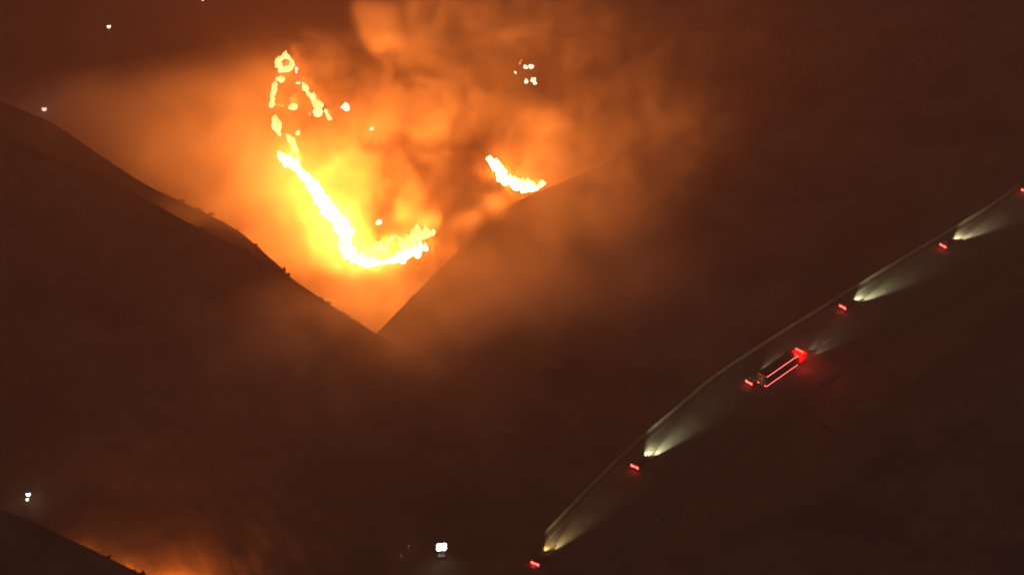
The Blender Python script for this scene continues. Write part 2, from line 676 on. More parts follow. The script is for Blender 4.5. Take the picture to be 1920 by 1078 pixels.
def tongue_mesh(seed, mat):
    """one flame tongue, foot at the origin, 1 m tall: a fat body drawn out into a bent, twisted tip"""
    rnd = random.Random(seed)
    ns, rings = 7, [(-0.15, .30), (0.0, .42), (.18, .46), (.36, .38), (.54, .27), (.72, .17), (.88, .08)]
    bx, by = rnd.uniform(-.25, .25), rnd.uniform(-.25, .25)
    ph = rnd.uniform(0, 6.28)
    vs4, fs4 = [], []
    for z, r in rings:
        ox = bx * z * z + .06 * math.sin(z * 6 + ph) * z
        oy = by * z * z + .06 * math.cos(z * 5 + ph) * z
        for k in range(ns):
            a = 6.283 * k / ns + z * 1.5
            rr = r * (1 + .3 * math.sin(2 * a + ph) + rnd.uniform(-.18, .18))
            vs4.append((ox + rr * math.cos(a), oy + rr * math.sin(a), z + rnd.uniform(-.03, .03)))
    vs4.append((bx, by, 1.02))
    vs4.append((0, 0, -0.2))
    tip = len(vs4) - 2
    m = len(rings)
    for i in range(m - 1):
        for k in range(ns):
            fs4.append((i * ns + k, i * ns + (k + 1) % ns, (i + 1) * ns + (k + 1) % ns, (i + 1) * ns + k))
    for k in range(ns):
        fs4.append(((m - 1) * ns + k, (m - 1) * ns + (k + 1) % ns, tip))
        fs4.append(((k + 1) % ns, k, tip + 1))
    me = bpy.data.meshes.new('flame')
    me.from_pydata(vs4, [], fs4)
    me.polygons.foreach_set('use_smooth', [True] * len(me.polygons))
    me.materials.append(mat)
    return me


TONGUES = {k: [tongue_mesh(20 + i, m) for i in range(5)] for k, m in (('hot', M_FLAME_HOT), ('mid', M_FLAME), ('pale', M_FLAME_PALE), ('dim', M_FLAME_DIM))}
LIGHTS = []


def fire_lamp(p, power, parent, radius=0.5):
    l = bpy.data.lights.new('flame_light', 'POINT')
    l.color = FIRE_COL
    l.energy = power * FIRE_POWER
    l.shadow_soft_size = radius
    o = bpy.data.objects.new('flame_light', l)
    link(o, parent)
    o.location = p
    return o


def fire(name, label, cat, path, kind, gap=4.0, group=None, lamps=(), hills=FIREHILL, hmul=1.0, seed=0):
    """path: (u, v, half-width in px); tongues of flame are stood along it on the hillside"""
    if kind in ('pale', 'mid') and len(path) < 3:
        hmul *= 0.62 if len(path) == 1 else 0.8
    rnd = random.Random(seed or len(path) * 31 + int(path[0][0]))
    base = hit(path[0][0], path[0][1], hills)
    root = thing(name, label, cat, base, 0, group)
    pts = []
    if len(path) == 1:
        pts = [path[0]]
    else:
        for (u0, v0, w0), (u1, v1, w1) in zip(path, path[1:]):
            n = max(1, int(round(math.hypot(u1 - u0, v1 - v0) / gap)))
            for k in range(n):
                t = k / n
                pts.append((u0 + (u1 - u0) * t, v0 + (v1 - v0) * t, w0 + (w1 - w0) * t))
        pts.append(path[-1])
    for (u, v, w) in pts:
        m = max(1, int(round(w / 2.2))) if kind == 'hot' else max(1, int(round(w / 3.2)))
        for _ in range(m):
            uu = u + rnd.uniform(-1, 1) * max(0, w - 3.5)
            vv = v + rnd.uniform(-1, 1) * max(0, w - 3.5) * 0.8 + 2
            if kind == 'hot' and rnd.random() < 0.12:
                uu += rnd.gauss(0, 4); vv += rnd.gauss(0, 4)
            p = hit(uu, vv, hills) - base
            size = (0.105 if kind == 'hot' else 0.13) * min(w, 7.0) * rnd.uniform(0.75, 1.3) * (1.2 if kind != 'hot' else 1.0)
            h = size * (rnd.uniform(1.3, 2.4) if kind == 'hot' else rnd.uniform(1.3, 2.3)) * hmul
            o = bpy.data.objects.new('flame', rnd.choice(TONGUES[kind]))
            link(o, root)
            o.location = p
            o.rotation_euler = (rnd.uniform(-.2, .2), rnd.uniform(-.1, .35), rnd.uniform(0, 6.28))
            o.scale = (size * 1.7, size * 1.7, h)
    for (u, v, pw) in lamps:
        fire_lamp(hit(u, v, hills) - base + Vector((0, -0.3, 1.6)), pw, root)
    return root


G1 = 'burning patches strung along the upper fire line'
G2 = 'small fires glowing in the smoke above the crescent fire'
MAIN = [(531, 295, 9), (540, 300, 12), (552, 309, 9), (564, 320, 6), (580, 343, 9), (596, 366, 12), (610, 386, 13), (621, 401, 14), (634, 416, 15), (645, 428, 15), (647, 446, 14), (647, 464, 13), (653, 474, 12), (663, 483, 10), (677, 490, 8), (691, 494, 7), (706, 494, 5), (720, 491, 5), (735, 488, 6), (748, 484, 8), (762, 477, 8), (776, 471, 8), (790, 467, 7)]
P = 1.0e5
fire('wildfire', 'huge white-hot fire front curving down the hillside into the canyon', 'fire', MAIN, 'hot', 4.0,
     lamps=[(545, 302, .5 * P), (585, 350, .7 * P), (612, 388, 1.0 * P), (634, 415, 1.1 * P), (646, 440, 1.1 * P), (648, 465, 1.0 * P), (668, 486, .7 * P), (700, 494, .5 * P), (745, 485, .5 * P), (785, 468, .5 * P)], hmul=1.25)
fire('wildfire', 'yellow bank of flames at the right end of the fire front', 'fire', [(808, 436, 6), (796, 445, 7), (782, 440, 8), (770, 455, 8), (758, 462, 7)], 'mid', 6.0, lamps=[(785, 448, .5 * P)], hmul=1.4)
fire('wildfire', 'ragged low flames inside the bend of the fire front', 'fire', [(703, 466, 5), (711, 460, 6), (720, 468, 5), (731, 450, 4), (741, 440, 3)], 'mid', 6.0, lamps=[(716, 463, .15 * P)])
fire('wildfire', 'bright crescent of fire alone on the slope, hooked up at its right end', 'fire',
     [(922, 300, 9), (928, 310, 12), (936, 322, 13), (946, 336, 13), (957, 340, 12), (968, 343, 11), (980, 349, 15), (988, 350, 14), (1000, 354, 6), (1010, 349, 5), (1017, 342, 6)], 'hot', 5.0,
     lamps=[(932, 318, .35 * P), (960, 340, .35 * P), (985, 351, .4 * P), (1012, 348, .2 * P)])

UP = [
    ('small ring of flame at the very top of the fire line', [(534, 103, 5), (524, 111, 5), (520, 119, 5), (527, 131, 5), (538, 131, 5), (547, 126, 5), (548, 116, 4), (540, 106, 5)], 'mid', .22),
    ('square blob of flame just under the ring of flame', [(522, 147, 6), (528, 149, 6)], 'mid', .12),
    ('upright streak of fire on the outer left edge of the fire line', [(515, 159, 5), (513, 172, 5), (511, 185, 5), (509, 198, 5)], 'mid', .2),
    ('thick oval of flame on the left edge, below the upright streak', [(515, 222, 5), (517, 232, 7), (520, 240, 7), (524, 250, 4)], 'mid', .25),
    ('slanted yellow streak leading down into the main fire front', [(541, 256, 5), (548, 265, 5), (553, 276, 5), (557, 287, 4)], 'mid', .2),
    ('round flame just right of the slanted yellow streak', [(557, 248, 5)], 'mid', .06),
    ('round flame in the middle of the triangle of fire', [(551, 198, 7)], 'mid', .1),
    ('tiny flame above the round one in the triangle of fire', [(546, 186, 4)], 'dim', .03),
    ('faint orange flicker beside the foot of the upright streak', [(519, 195, 4), (530, 197, 4)], 'dim', .03),
    ('tiny upright flame just right of the ring of flame', [(556, 128, 4), (555, 133, 4)], 'pale', .05),
    ('faint dot of flame at the top of the right-hand streaks', [(569, 145, 3)], 'dim', .02),
    ('small round flame at the left of the right-hand streaks', [(559, 155, 4)], 'pale', .04),
    ('upper short streak of flame on the right side of the triangle', [(569, 157, 4), (573, 166, 5), (578, 175, 4)], 'mid', .12),
    ('long streak ending in a knot of flame on the right side', [(582, 178, 5), (588, 187, 5), (593, 197, 6), (602, 196, 5), (595, 211, 7)], 'mid', .25),
    ('dim flame left of the knot at the end of the long streak', [(580, 213, 4)], 'dim', .03),
    ('lowest short streak at the right corner of the triangle', [(611, 208, 4), (615, 215, 4), (618, 222, 4)], 'mid', .08),
    ('lone white spot fire to the right of the triangle of fire', [(650, 203, 8)], 'pale', .15),
    ('very small spot fire right of and below the lone white one', [(697, 241, 4)], 'pale', .04),
    ('spot fire inside the bend, above the main fire front', [(713, 415, 8)], 'pale', .12),
]
for lab, path, kind, pw in UP:
    u = sum(p_[0] for p_ in path) / len(path)
    v = sum(p_[1] for p_ in path) / len(path)
    fire('spot_fire', lab, 'fire', path, kind, 4.5, G1, [(u, v, pw * P * 0.28)])
for lab, path, kind in [
    ('upper left dot of the four bright dots in the smoke', [(985, 125, 5)], 'pale'),
    ('upper right dot of the four bright dots in the smoke', [(997, 125, 5)], 'pale'),
    ('lower left dot of the four bright dots in the smoke', [(987, 152, 5)], 'pale'),
    ('lower right dot of the four, drawn out downhill', [(999, 150, 5), (1004, 156, 4)], 'pale'),
    ('dimmer dot of fire left of the four bright dots', [(966, 135, 4)], 'pale'),
    ('faint upright flicker above and left of the four bright dots', [(975, 118, 3), (977, 113, 2)], 'dim'),
]:
    fire('spot_fire', lab, 'fire', path, kind, 5, G2, (), ['hillside', 'hill'])

# fire burning behind the nearest hill, out of sight at the corner
fire('wildfire', 'fire hidden behind the dark corner hill, lighting its smoke', 'fire', [(150, 1060, 8), (230, 1090, 8), (310, 1115, 8), (340, 1120, 9), (370, 1126, 8)], 'mid', 8.0,
     lamps=[(150, 1050, .02 * P), (235, 1085, .05 * P), (320, 1110, .12 * P), (365, 1118, .12 * P)], hills=[hill_road.name, hill_left.name])

# ------------------------------------------------------------------ vehicles
def car_body_bm(L, W, prof, taper):
    """prof: (y, z) outline of half the car from the side, closed; extruded to width with tumblehome"""
    bm = bmesh.new()
    rows = []
    for s in (-1, -0.86, 0.86, 1):
        row = []
        for (y, z) in prof:
            w = W / 2 * s
            if z > 0.95:
                w *= 1 - taper * (z - 0.95) / 0.55
            inset = 0.06 if abs(s) == 1 else 0.0
            row.append(bm.verts.new((w, y * (1 - inset * 0.3), z - (inset * 0.5 if z > 0.6 else -inset * 0.3))))
        rows.append(row)
    n = len(prof)
    for a, b in zip(rows, rows[1:]):
        for k in range(n):
            bm.faces.new((a[k], a[(k + 1) % n], b[(k + 1) % n], b[k]))
    bm.faces.new(list(reversed(rows[0])))
    bm.faces.new(rows[-1])
    bmesh.ops.recalc_face_normals(bm, faces=bm.faces)
    return bm


def wheel(parent, x, y, r, w):
    bm = bmesh.new()
    bm_cyl(bm, (x - w / 2, y, r), (x + w / 2, y, r), r, None, 18)
    t = bm_obj('wheel', bm, M_BLACK, parent)
    bm = bmesh.new()
    s = 1 if x > 0 else -1
    bm_cyl(bm, (x + s * w * .3, y, r), (x + s * (w / 2 + .015), y, r), r * .6, r * .55, 14)
    bm_obj('rim', bm, M_CHROME, t)


def spot(parent, loc, power, col, angle=62, tilt=-3.0, blend=0.9, radius=0.12, yaw=0.0):
    l = bpy.data.lights.new('headlight_beam', 'SPOT')
    l.energy = power
    l.color = col
    l.spot_size = R(angle)
    l.spot_blend = blend
    l.shadow_soft_size = radius
    o = bpy.data.objects.new('headlight_beam', l)
    link(o, parent)
    o.location = loc
    o.rotation_euler = (R(90 + tilt), 0, R(yaw))
    return o


def make_car(label, loc, rz, paint, suv=False, beam=(1.0, 0.97, 0.78), power=1.0, group='cars driving up the road'):
    t = thing('car', label, 'car', loc, rz, group)
    L, W = (4.7, 1.9) if suv else (4.6, 1.82)
    h = 1.72 if suv else 1.45
    if suv:
        prof_ = [(-2.3, .35), (-2.35, .75), (-2.3, 1.0), (-2.1, 1.6), (-1.8, h), (.2, h), (.55, 1.62), (1.25, 1.08), (2.15, .95), (2.33, .75), (2.33, .35)]
    else:
        prof_ = [(-2.25, .32), (-2.3, .7), (-2.22, .98), (-1.65, 1.04), (-1.0, h - .04), (-.4, h), (.2, h - .03), (1.05, 1.0), (2.0, .85), (2.28, .65), (2.28, .32)]
    bm_obj('body', car_body_bm(L, W, prof_, .2), paint, t)
    # windows
    def quad(name, pts):
        mesh_obj(name, pts, [(0, 1, 2, 3)], M_GLASS, t)
    if suv:
        quad('rear_window', [(-.62, -2.30, 1.1), (.62, -2.30, 1.1), (.56, -2.14, 1.56), (-.56, -2.14, 1.56)])
        quad('windscreen', [(.68, 1.22, 1.16), (-.68, 1.22, 1.16), (-.6, .64, 1.6), (.6, .64, 1.6)])
        ys = (-1.9, .5)
    else:
        quad('rear_window', [(-.62, -1.64, 1.09), (.62, -1.64, 1.09), (.54, -1.08, 1.4), (-.54, -1.08, 1.4)])
        quad('windscreen', [(.66, 1.02, 1.06), (-.66, 1.02, 1.06), (-.56, .30, 1.42), (.56, .30, 1.42)])
        ys = (-1.1, .35)
    for s in (-1, 1):
        quad('side_window', [(s * (W / 2 + .005), ys[0] - .2, 1.02), (s * (W / 2 + .005), ys[1] + .3, 1.02), (s * (W / 2 - .09), ys[1], h - .12), (s * (W / 2 - .09), ys[0] + .1, h - .12)])
    for x in (-W / 2 + .12, W / 2 - .12):
        for y in (-1.4, 1.42):
            wheel(t, x, y, .34, .22)
    zt = 1.02 if suv else .82
    for s in (-1, 1):
        bm = bmesh.new()
        bm_box(bm, (s * (W / 2 - .30), -2.36 if suv else -2.32, zt), (.60, .12, .56), .03)
        bm_obj('tail_light', bm, M_TAIL, t)
        bm = bmesh.new()
        bm_box(bm, (s * (W / 2 - .26), 2.30 if suv else 2.24, .60), (.36, .08, .14), .02)
        bm_obj('headlight', bm, M_HEAD, t)
        spot(t, (s * (W / 2 - .26), L / 2 + .12, .70), (60000 if s > 0 else 24000) * power, beam, angle=24 if s > 0 else 50, tilt=-3.2 if s > 0 else -5.0, blend=1.0, yaw=-3.0 if s > 0 else 0.0)
    bm = bmesh.new()
    bm_box(bm, (0, -2.34, zt + .02), (.64, .08, .40), .02)
    bm_obj('brake_light', bm, M_TAIL, t)
    l = bpy.data.lights.new('tail_glow', 'POINT'); l.color = (1, .05, .04); l.energy = 110; l.shadow_soft_size = .1
    o = bpy.data.objects.new('tail_glow', l); link(o, t); o.location = (0, -2.75, .9)
    for s in (-1, 1):
        bm = bmesh.new()
        bm_box(bm, (s * (W / 2 + .07), .75, 1.02), (.16, .1, .12), .02)
        bm_obj('mirror', bm, paint, t)
    t.scale = (1.0, 0.88, 1.0)
    return t


def road_heading(x, y):
    s, i = near_road(x, y)
    p, t, r = road_frame(i)
    return math.atan2(t.y, t.x) - R(90)


P_DARK = principled('dark_car_paint', (.02, .02, .025), .3, .3, .5)
P_GREY = principled('grey_car_paint', (.10, .10, .11), .3, .3, .5)
P_RED = principled('dark_red_car_paint', (.10, .015, .015), .3, .2, .5)


def place(u, v, z):
    """where the rear lamps at height z show at pixel u, v: car root lies half a length ahead"""
    p = at_z(u, v, z)
    rz = road_heading(p.x, p.y)
    h = Vector((-math.sin(rz), math.cos(rz), 0))
    q = p + h * 2.05
    return (q.x, q.y, 0.034), rz


GREEN_W = (1.0, 0.97, 0.52)
WARM_W = (1.0, 0.68, 0.26)
MIX_W = (1.0, 0.82, 0.45)
for lab, u, v, paint, suv, colr, pw in [
    ('car nearest the bottom of the road, throwing a short amber beam', 1003, 1055, P_DARK, False, WARM_W, 0.8),
    ('car below the long truck, with a wide pale green beam ahead', 1190, 875, P_DARK, True, GREEN_W, 1.3),
    ('car beside the rear left corner of the long truck', 1404, 716, P_GREY, False, MIX_W, 0.6),
    ('car just ahead of the long truck, its beam lighting the barrier', 1580, 576, P_RED, True, GREEN_W, 1.3),
    ('car with pink-white tail lights second from the top of the road', 1768, 460, P_DARK, False, MIX_W, 1.2),
    ('topmost car, half cut off by the right edge of the picture', 1921, 357, P_DARK, False, MIX_W, 1.0),
]:
    loc, rz = place(u, v, 1.0)
    make_car(lab, loc, rz, paint, suv, colr, pw)

# long truck
tp = at_z(1437, 725, 0.95)
trz = road_heading(tp.x, tp.y)
th_ = Vector((-math.sin(trz), math.cos(trz), 0))
tr_ = Vector((math.cos(trz), math.sin(trz), 0))
tloc = tp - tr_ * 1.28
truck = thing('truck', 'long box truck outlined in red marker lights with a red-lit cab', 'truck', (tloc.x, tloc.y, .034), trz)
TL = 11.0
M_TRAILER = mottled('trailer_paint', (.03, .012, .012), (.045, .02, .02), 1.0, rough=.4)
bm = bmesh.new()
bm_box(bm, (0, TL / 2, 2.25), (2.5, TL, 2.7), .04)
bm_obj('cargo_box', bm, M_TRAILER, truck)
bm = bmesh.new()
bm_box(bm, (0, TL / 2 + 1.5, .80), (1.0, TL + 3.0, .22), .02)
bm_obj('chassis', bm, M_BLACK, truck)
bm = bmesh.new()
cab = [(.55, 11.7), (.55, 14.5), (1.3, 14.65), (1.9, 14.4), (2.9, 13.9), (3.15, 13.3), (3.1, 11.7)]
rows = [[bm.verts.new((x, y, z)) for z, y in cab] for x in (-1.2, 1.2)]
nn = len(cab)
for k in range(nn):
    bm.faces.new((rows[0][k], rows[0][(k + 1) % nn], rows[1][(k + 1) % nn], rows[1][k]))
bm.faces.new(list(reversed(rows[0])))
bm.faces.new(rows[1])
bmesh.ops.recalc_face_normals(bm, faces=bm.faces)
bmesh.ops.bevel(bm, geom=list(bm.edges), offset=.08, segments=2, affect='EDGES')
bm_obj('cab', bm, principled('red_truck_paint', (.45, .03, .025), .35, 0, .5), truck)
mesh_obj('windscreen', [(1.02, 14.42, 2.0), (-1.02, 14.42, 2.0), (-.98, 13.97, 2.88), (.98, 13.97, 2.88)], [(0, 1, 2, 3)], M_GLASS, truck)
for s in (-1, 1):
    mesh_obj('side_window', [(s * 1.206, 12.8, 1.95), (s * 1.206, 14.1, 1.95), (s * 1.206, 13.75, 2.7), (s * 1.206, 12.8, 2.7)], [(0, 1, 2, 3)], M_GLASS, truck)
    bm = bmesh.new(); bm_box(bm, (s * 1.4, 14.0, 2.2), (.22, .12, .7), .03)
    bm_obj('mirror', bm, M_BLACK, truck)
    bm = bmesh.new(); bm_box(bm, (s * 1.26, TL / 2, 3.52 if s > 0 else 3.25), (.09, TL - .1, .19), .02)
    bm_obj('marker_strip', bm, M_MARK, truck)
    bm = bmesh.new(); bm_box(bm, (s * 1.26, TL / 2, .95), (.09, TL - .1, .19), .02)
    bm_obj('marker_strip', bm, M_MARK, truck)
    bm = bmesh.new(); bm_box(bm, (s * .95, -.05, 1.02), (.42, .08, .22), .02)
    bm_obj('tail_light', bm, M_TAIL, truck)
    bm = bmesh.new(); bm_box(bm, (s * .92, 14.66, .95), (.4, .08, .22), .02)
    bm_obj('headlight', bm, M_HEAD, truck)
    spot(truck, (s * .92, 14.85, 1.0), 9000, (1.0, .84, .5), angle=32, tilt=-3)
    for y in (1.6, 2.8, 10.2, 13.5):
        wheel(truck, s * 1.06, y, .5, .3)
bm = bmesh.new(); bm_box(bm, (0, -.05, 3.5), (2.2, .07, .09), .02)
bm_obj('clearance_light', bm, emitter('dim_red_lamp', (1, .05, .03), 1.0), truck)
bm = bmesh.new(); bm_box(bm, (0, -.035, 2.25), (2.2, .05, 2.3), .02)
dr = bm_obj('rear_door', bm, M_TRAILER, truck)
bm = bmesh.new(); bm_cyl(bm, (.12, -.08, 1.2), (.12, -.08, 3.2), .025, None, 6); bm_cyl(bm, (-.12, -.08, 1.2), (-.12, -.08, 3.2), .025, None, 6)
bm_obj('door_bar', bm, M_STEEL, dr)
bm = bmesh.new(); bm_box(bm, (0, 12.9, 3.26), (1.9, .35, .22), .04)
bm_obj('light_bar', bm, M_BEACON, truck)
for (x, y, z) in ((1.75, 13.2, 2.7), (1.9, 11.6, 2.6), (.2, 11.35, 3.9), (0, 15.2, 2.4)):
    l = bpy.data.lights.new('red_beacon_light', 'POINT')
    l.color = (1.0, .04, .025); l.energy = 600; l.shadow_soft_size = .1
    o = bpy.data.objects.new('red_beacon_light', l); link(o, truck); o.location = (x, y, z)

# ------------------------------------------------------------------ lone lamps
def lamp_post(label, u, v, hills, h, lens, mat, power, col, group=None, double=False):
    """lamp whose lens shows at pixel u, v"""
    p = hit(u, v, hills)
    for _ in range(6):                      # walk the foot towards the camera until the lens lines up
        d = ray(u, v)
        q = CAMP + d * ((p.z + h - CAM_H) / d.z)
        z = drop(q.x, q.y, hills)
        p = Vector((q.x, q.y, z if z is not None else p.z))
    t = thing('lamp_post', label, 'lamp', p, 0, group)
    bm = bmesh.new(); bm_cyl(bm, (0, 0, -.2), (0, 0, h - lens * .4), .09, .05, 8)
    bm_obj('post', bm, M_STEEL, t)
    bm = bmesh.new(); bm_cyl(bm, (0, 0, h + lens * .8), (0, 0, h + lens * 1.05), lens * .5, lens * 1.0, 12)
    bm_obj('hood', bm, M_STEEL, t)
    bm = bmesh.new()
    bmesh.ops.create_icosphere(bm, subdivisions=2, radius=lens, matrix=Matrix.Translation((0, 0, h)))
    bm_obj('bulb', bm, mat, t, True)
    if double:
        bm = bmesh.new()
        bmesh.ops.create_icosphere(bm, subdivisions=2, radius=lens * .7, matrix=Matrix.Translation((-.35, -.1, h - 1.35)))
        bm_obj('bulb', bm, M_WARM, t, True)
    l = bpy.data.lights.new('lamp_light', 'POINT'); l.color = col; l.energy = power; l.shadow_soft_size = lens
    o = bpy.data.objects.new('lamp_light', l); link(o, t); o.location = (0, 0, h - lens * 1.2)
    return t


G3 = 'lone lamps on the dark hills'
lamp_post('small white lamp on dark ground above the left edge of the smoke', 204, 50, ['ground'], 3.5, .66, M_WARM, 40, (1, .8, .7), G3)
lamp_post('small lamp cut off by the top edge above the smoke', 380, -1, ['ground'], 3.5, .55, M_WARM, 60, (1, .8, .7), G3)
lamp_post('small white lamp in the smoke just above the left ridge', 83, 206, ['hillside'], 2.5, .62, M_WARM, 12, (1, .8, .7), G3)
lamp_post('white lamp with a smaller lamp under it, by the corner hill', 53, 926, [hill_left.name, hill_road.name], 3.0, .48, M_WHITE, 60, (1, .9, .85), G3, True)

# portable light tower, glaring towards the camera
pb = hit(828, 1046, [hill_road.name, hill_left.name])
tower = thing('light_tower', 'glaring white floodlight cluster on the dark slope left of the road', 'floodlight', pb, R(8))
bm = bmesh.new(); bm_box(bm, (0, .1, .55), (1.5, 1.1, .6), .06); bm_obj('generator', bm, M_STEEL, tower)
for s in (-1, 1):
    wheel(tower, s * .85, .1, .3, .18)
bm = bmesh.new(); bm_cyl(bm, (0, 0, .85), (0, 0, 3.6), .07, .05, 10); bm_obj('mast', bm, M_STEEL, tower)
bm = bmesh.new(); bm_box(bm, (0, .05, 2.75), (2.0, .08, .1), .01); bm_box(bm, (0, .05, 3.6), (2.0, .08, .1), .01); bm_obj('lamp_bar', bm, M_STEEL, tower)
for x, z in ((-.50, 2.62), (.50, 2.66), (-.46, 3.52), (.50, 3.50)):
    bm = bmesh.new(); bm_cyl(bm, (x, .28, z), (x, -.14, z), .22, .62, 18)
    ho = bm_obj('lamp_head', bm, M_BLACK, tower)
    bm = bmesh.new(); bm_cyl(bm, (x, -.15, z), (x, -.20, z), .58, .52, 18)
    bm_obj('lens', bm, M_WHITE, ho)
l = bpy.data.lights.new('flood_light', 'SPOT'); l.energy = 250; l.color = (1, .85, .7); l.spot_size = R(110); l.spot_blend = 1; l.shadow_soft_size = .4
o = bpy.data.objects.new('flood_light', l); link(o, tower); o.location = (0, -.5, 3.1); o.rotation_euler = (R(45), 0, 0)
lamp_post('faint reddish light left of the glaring floodlights', 766, 1022, [hill_road.name, hill_left.name], 1.5, .22, emitter('faint_red_lamp', (1, .3, .2), .30), 6, (1, .4, .3), 'faint lights beside the floodlights')
lamp_post('faintest low light farther left of the glaring floodlights', 752, 1040, [hill_road.name, hill_left.name], 1.0, .2, emitter('faint_red_lamp', (1, .4, .3), .22), 6, (1, .4, .3), 'faint lights beside the floodlights')

# ------------------------------------------------------------------ haze
bm = bmesh.new()
bmesh.ops.create_cube(bm, size=1.0, matrix=Matrix.Translation((0, 1100, 135)) @ Matrix.Diagonal((3200, 3300, 400, 1)))
mh = bpy.data.materials.new('haze')
mh.use_nodes = True
mh.node_tree.nodes.remove(mh.node_tree.nodes['Principled BSDF'])
pv = mh.node_tree.nodes.new('ShaderNodeVolumePrincipled')
pv.inputs['Color'].default_value = (0.92, 0.66, 0.56, 1)
pv.inputs['Density'].default_value = HAZE_DENSITY
pv.inputs['Anisotropy'].default_value = 0.15
mh.node_tree.links.new(pv.outputs[0], mh.node_tree.nodes['Material Output'].inputs['Volume'])
haze = bm_obj('haze', bm, mh)
haze['kind'] = 'stuff'
haze['label'] = 'thin smoky night haze over the hills'

# ------------------------------------------------------------------ smoke
def blob(u, v, y, rx, ry, rz, d, soft=0.9):
    return (at_y(u, v, y), (rx, ry, rz), d, soft)


def smoke(name, label, blobs, lo, hi, res, nscale, seed, thr=(0.38, 0.64), floor=0.12, billow=0.2):
    ng = bpy.data.node_groups.new(name + '_density', 'GeometryNodeTree')
    ng.interface.new_socket('Geometry', in_out='INPUT', socket_type='NodeSocketGeometry')
    ng.interface.new_socket('Geometry', in_out='OUTPUT', socket_type='NodeSocketGeometry')
    N = ng.nodes
    Lk = ng.links
    out = N.new('NodeGroupOutput')
    pos = N.new('GeometryNodeInputPosition')
    # wispy displacement of the position
    nz = N.new('ShaderNodeTexNoise')
    nz.inputs['Scale'].default_value = nscale * 0.6
    nz.inputs['Detail'].default_value = 6
    off = N.new('ShaderNodeVectorMath'); off.operation = 'ADD'; off.inputs[1].default_value = (seed, seed * 2, 0)
    Lk.new(pos.outputs[0], off.inputs[0])
    Lk.new(off.outputs[0], nz.inputs['Vector'])
    sub = N.new('ShaderNodeVectorMath'); sub.operation = 'SUBTRACT'; sub.inputs[1].default_value = (.5, .5, .5)
    Lk.new(nz.outputs['Color'], sub.inputs[0])
    sc = N.new('ShaderNodeVectorMath'); sc.operation = 'SCALE'; sc.inputs['Scale'].default_value = 0.75 / nscale
    Lk.new(sub.outputs[0], sc.inputs[0])
    wp = N.new('ShaderNodeVectorMath'); wp.operation = 'ADD'
    Lk.new(pos.outputs[0], wp.inputs[0]); Lk.new(sc.outputs[0], wp.inputs[1])
    acc = None
    for c, r, d, soft in blobs:
        s1 = N.new('ShaderNodeVectorMath'); s1.operation = 'SUBTRACT'; s1.inputs[1].default_value = c
        Lk.new(wp.outputs[0], s1.inputs[0])
        s2 = N.new('ShaderNodeVectorMath'); s2.operation = 'DIVIDE'; s2.inputs[1].default_value = r
        Lk.new(s1.outputs[0], s2.inputs[0])
        s3 = N.new('ShaderNodeVectorMath'); s3.operation = 'LENGTH'
        Lk.new(s2.outputs[0], s3.inputs[0])
        mr = N.new('ShaderNodeMapRange'); mr.interpolation_type = 'SMOOTHSTEP'
        mr.inputs['From Min'].default_value = 1.0
        mr.inputs['From Max'].default_value = 1.0 - soft
        mr.inputs['To Min'].default_value = 0.0
        mr.inputs['To Max'].default_value = d
        Lk.new(s3.outputs['Value'], mr.inputs['Value'])
        if acc is None:
            acc = mr.outputs[0]
        else:
            a = N.new('ShaderNodeMath'); a.operation = 'ADD'
            Lk.new(acc, a.inputs[0]); Lk.new(mr.outputs[0], a.inputs[1])
            acc = a.outputs[0]
    n2 = N.new('ShaderNodeTexNoise')
    n2.inputs['Scale'].default_value = nscale
    n2.inputs['Detail'].default_value = 8
    n2.inputs['Roughness'].default_value = 0.66
    Lk.new(off.outputs[0], n2.inputs['Vector'])
    m2 = N.new('ShaderNodeMapRange'); m2.interpolation_type = 'SMOOTHSTEP'
    m2.inputs['From Min'].default_value = thr[0]
    m2.inputs['From Max'].default_value = thr[1]
    m2.inputs['To Min'].default_value = floor
    m2.inputs['To Max'].default_value = 1.0
    Lk.new(n2.outputs['Fac'], m2.inputs['Value'])
    mu = N.new('ShaderNodeMath'); mu.operation = 'MULTIPLY'
    Lk.new(acc, mu.inputs[0]); Lk.new(m2.outputs[0], mu.inputs[1])
    # finer billows within the larger ones
    n3 = N.new('ShaderNodeTexNoise')
    n3.inputs['Scale'].default_value = nscale * 2.6
    n3.inputs['Detail'].default_value = 6
    n3.inputs['Roughness'].default_value = 0.6
    n3.inputs['Distortion'].default_value = 0.8
    Lk.new(off.outputs[0], n3.inputs['Vector'])
    m3 = N.new('ShaderNodeMapRange'); m3.interpolation_type = 'SMOOTHSTEP'
    m3.inputs['From Min'].default_value = 0.42
    m3.inputs['From Max'].default_value = 0.60
    m3.inputs['To Min'].default_value = billow
    m3.inputs['To Max'].default_value = 1.75
    Lk.new(n3.outputs['Fac'], m3.inputs['Value'])
    mu3 = N.new('ShaderNodeMath'); mu3.operation = 'MULTIPLY'
    Lk.new(mu.outputs[0], mu3.inputs[0]); Lk.new(m3.outputs[0], mu3.inputs[1])
    mu = mu3
    vc = N.new('GeometryNodeVolumeCube')
    Lk.new(mu.outputs[0], vc.inputs['Density'])
    vc.inputs['Min'].default_value = lo
    vc.inputs['Max'].default_value = hi
    for ax, k in zip('XYZ', range(3)):
        vc.inputs['Resolution ' + ax].default_value = max(8, int((hi[k] - lo[k]) / res))
    mat = bpy.data.materials.new(name)
    mat.use_nodes = True
    mat.node_tree.nodes.remove(mat.node_tree.nodes['Principled BSDF'])
    p = mat.node_tree.nodes.new('ShaderNodeVolumePrincipled')
    p.inputs['Color'].default_value = (0.95, 0.93, 0.90, 1)
    p.inputs['Density'].default_value = SMOKE_DENSITY
    p.inputs['Anisotropy'].default_value = 0.25
    mat.node_tree.links.new(p.outputs[0], mat.node_tree.nodes['Material Output'].inputs['Volume'])
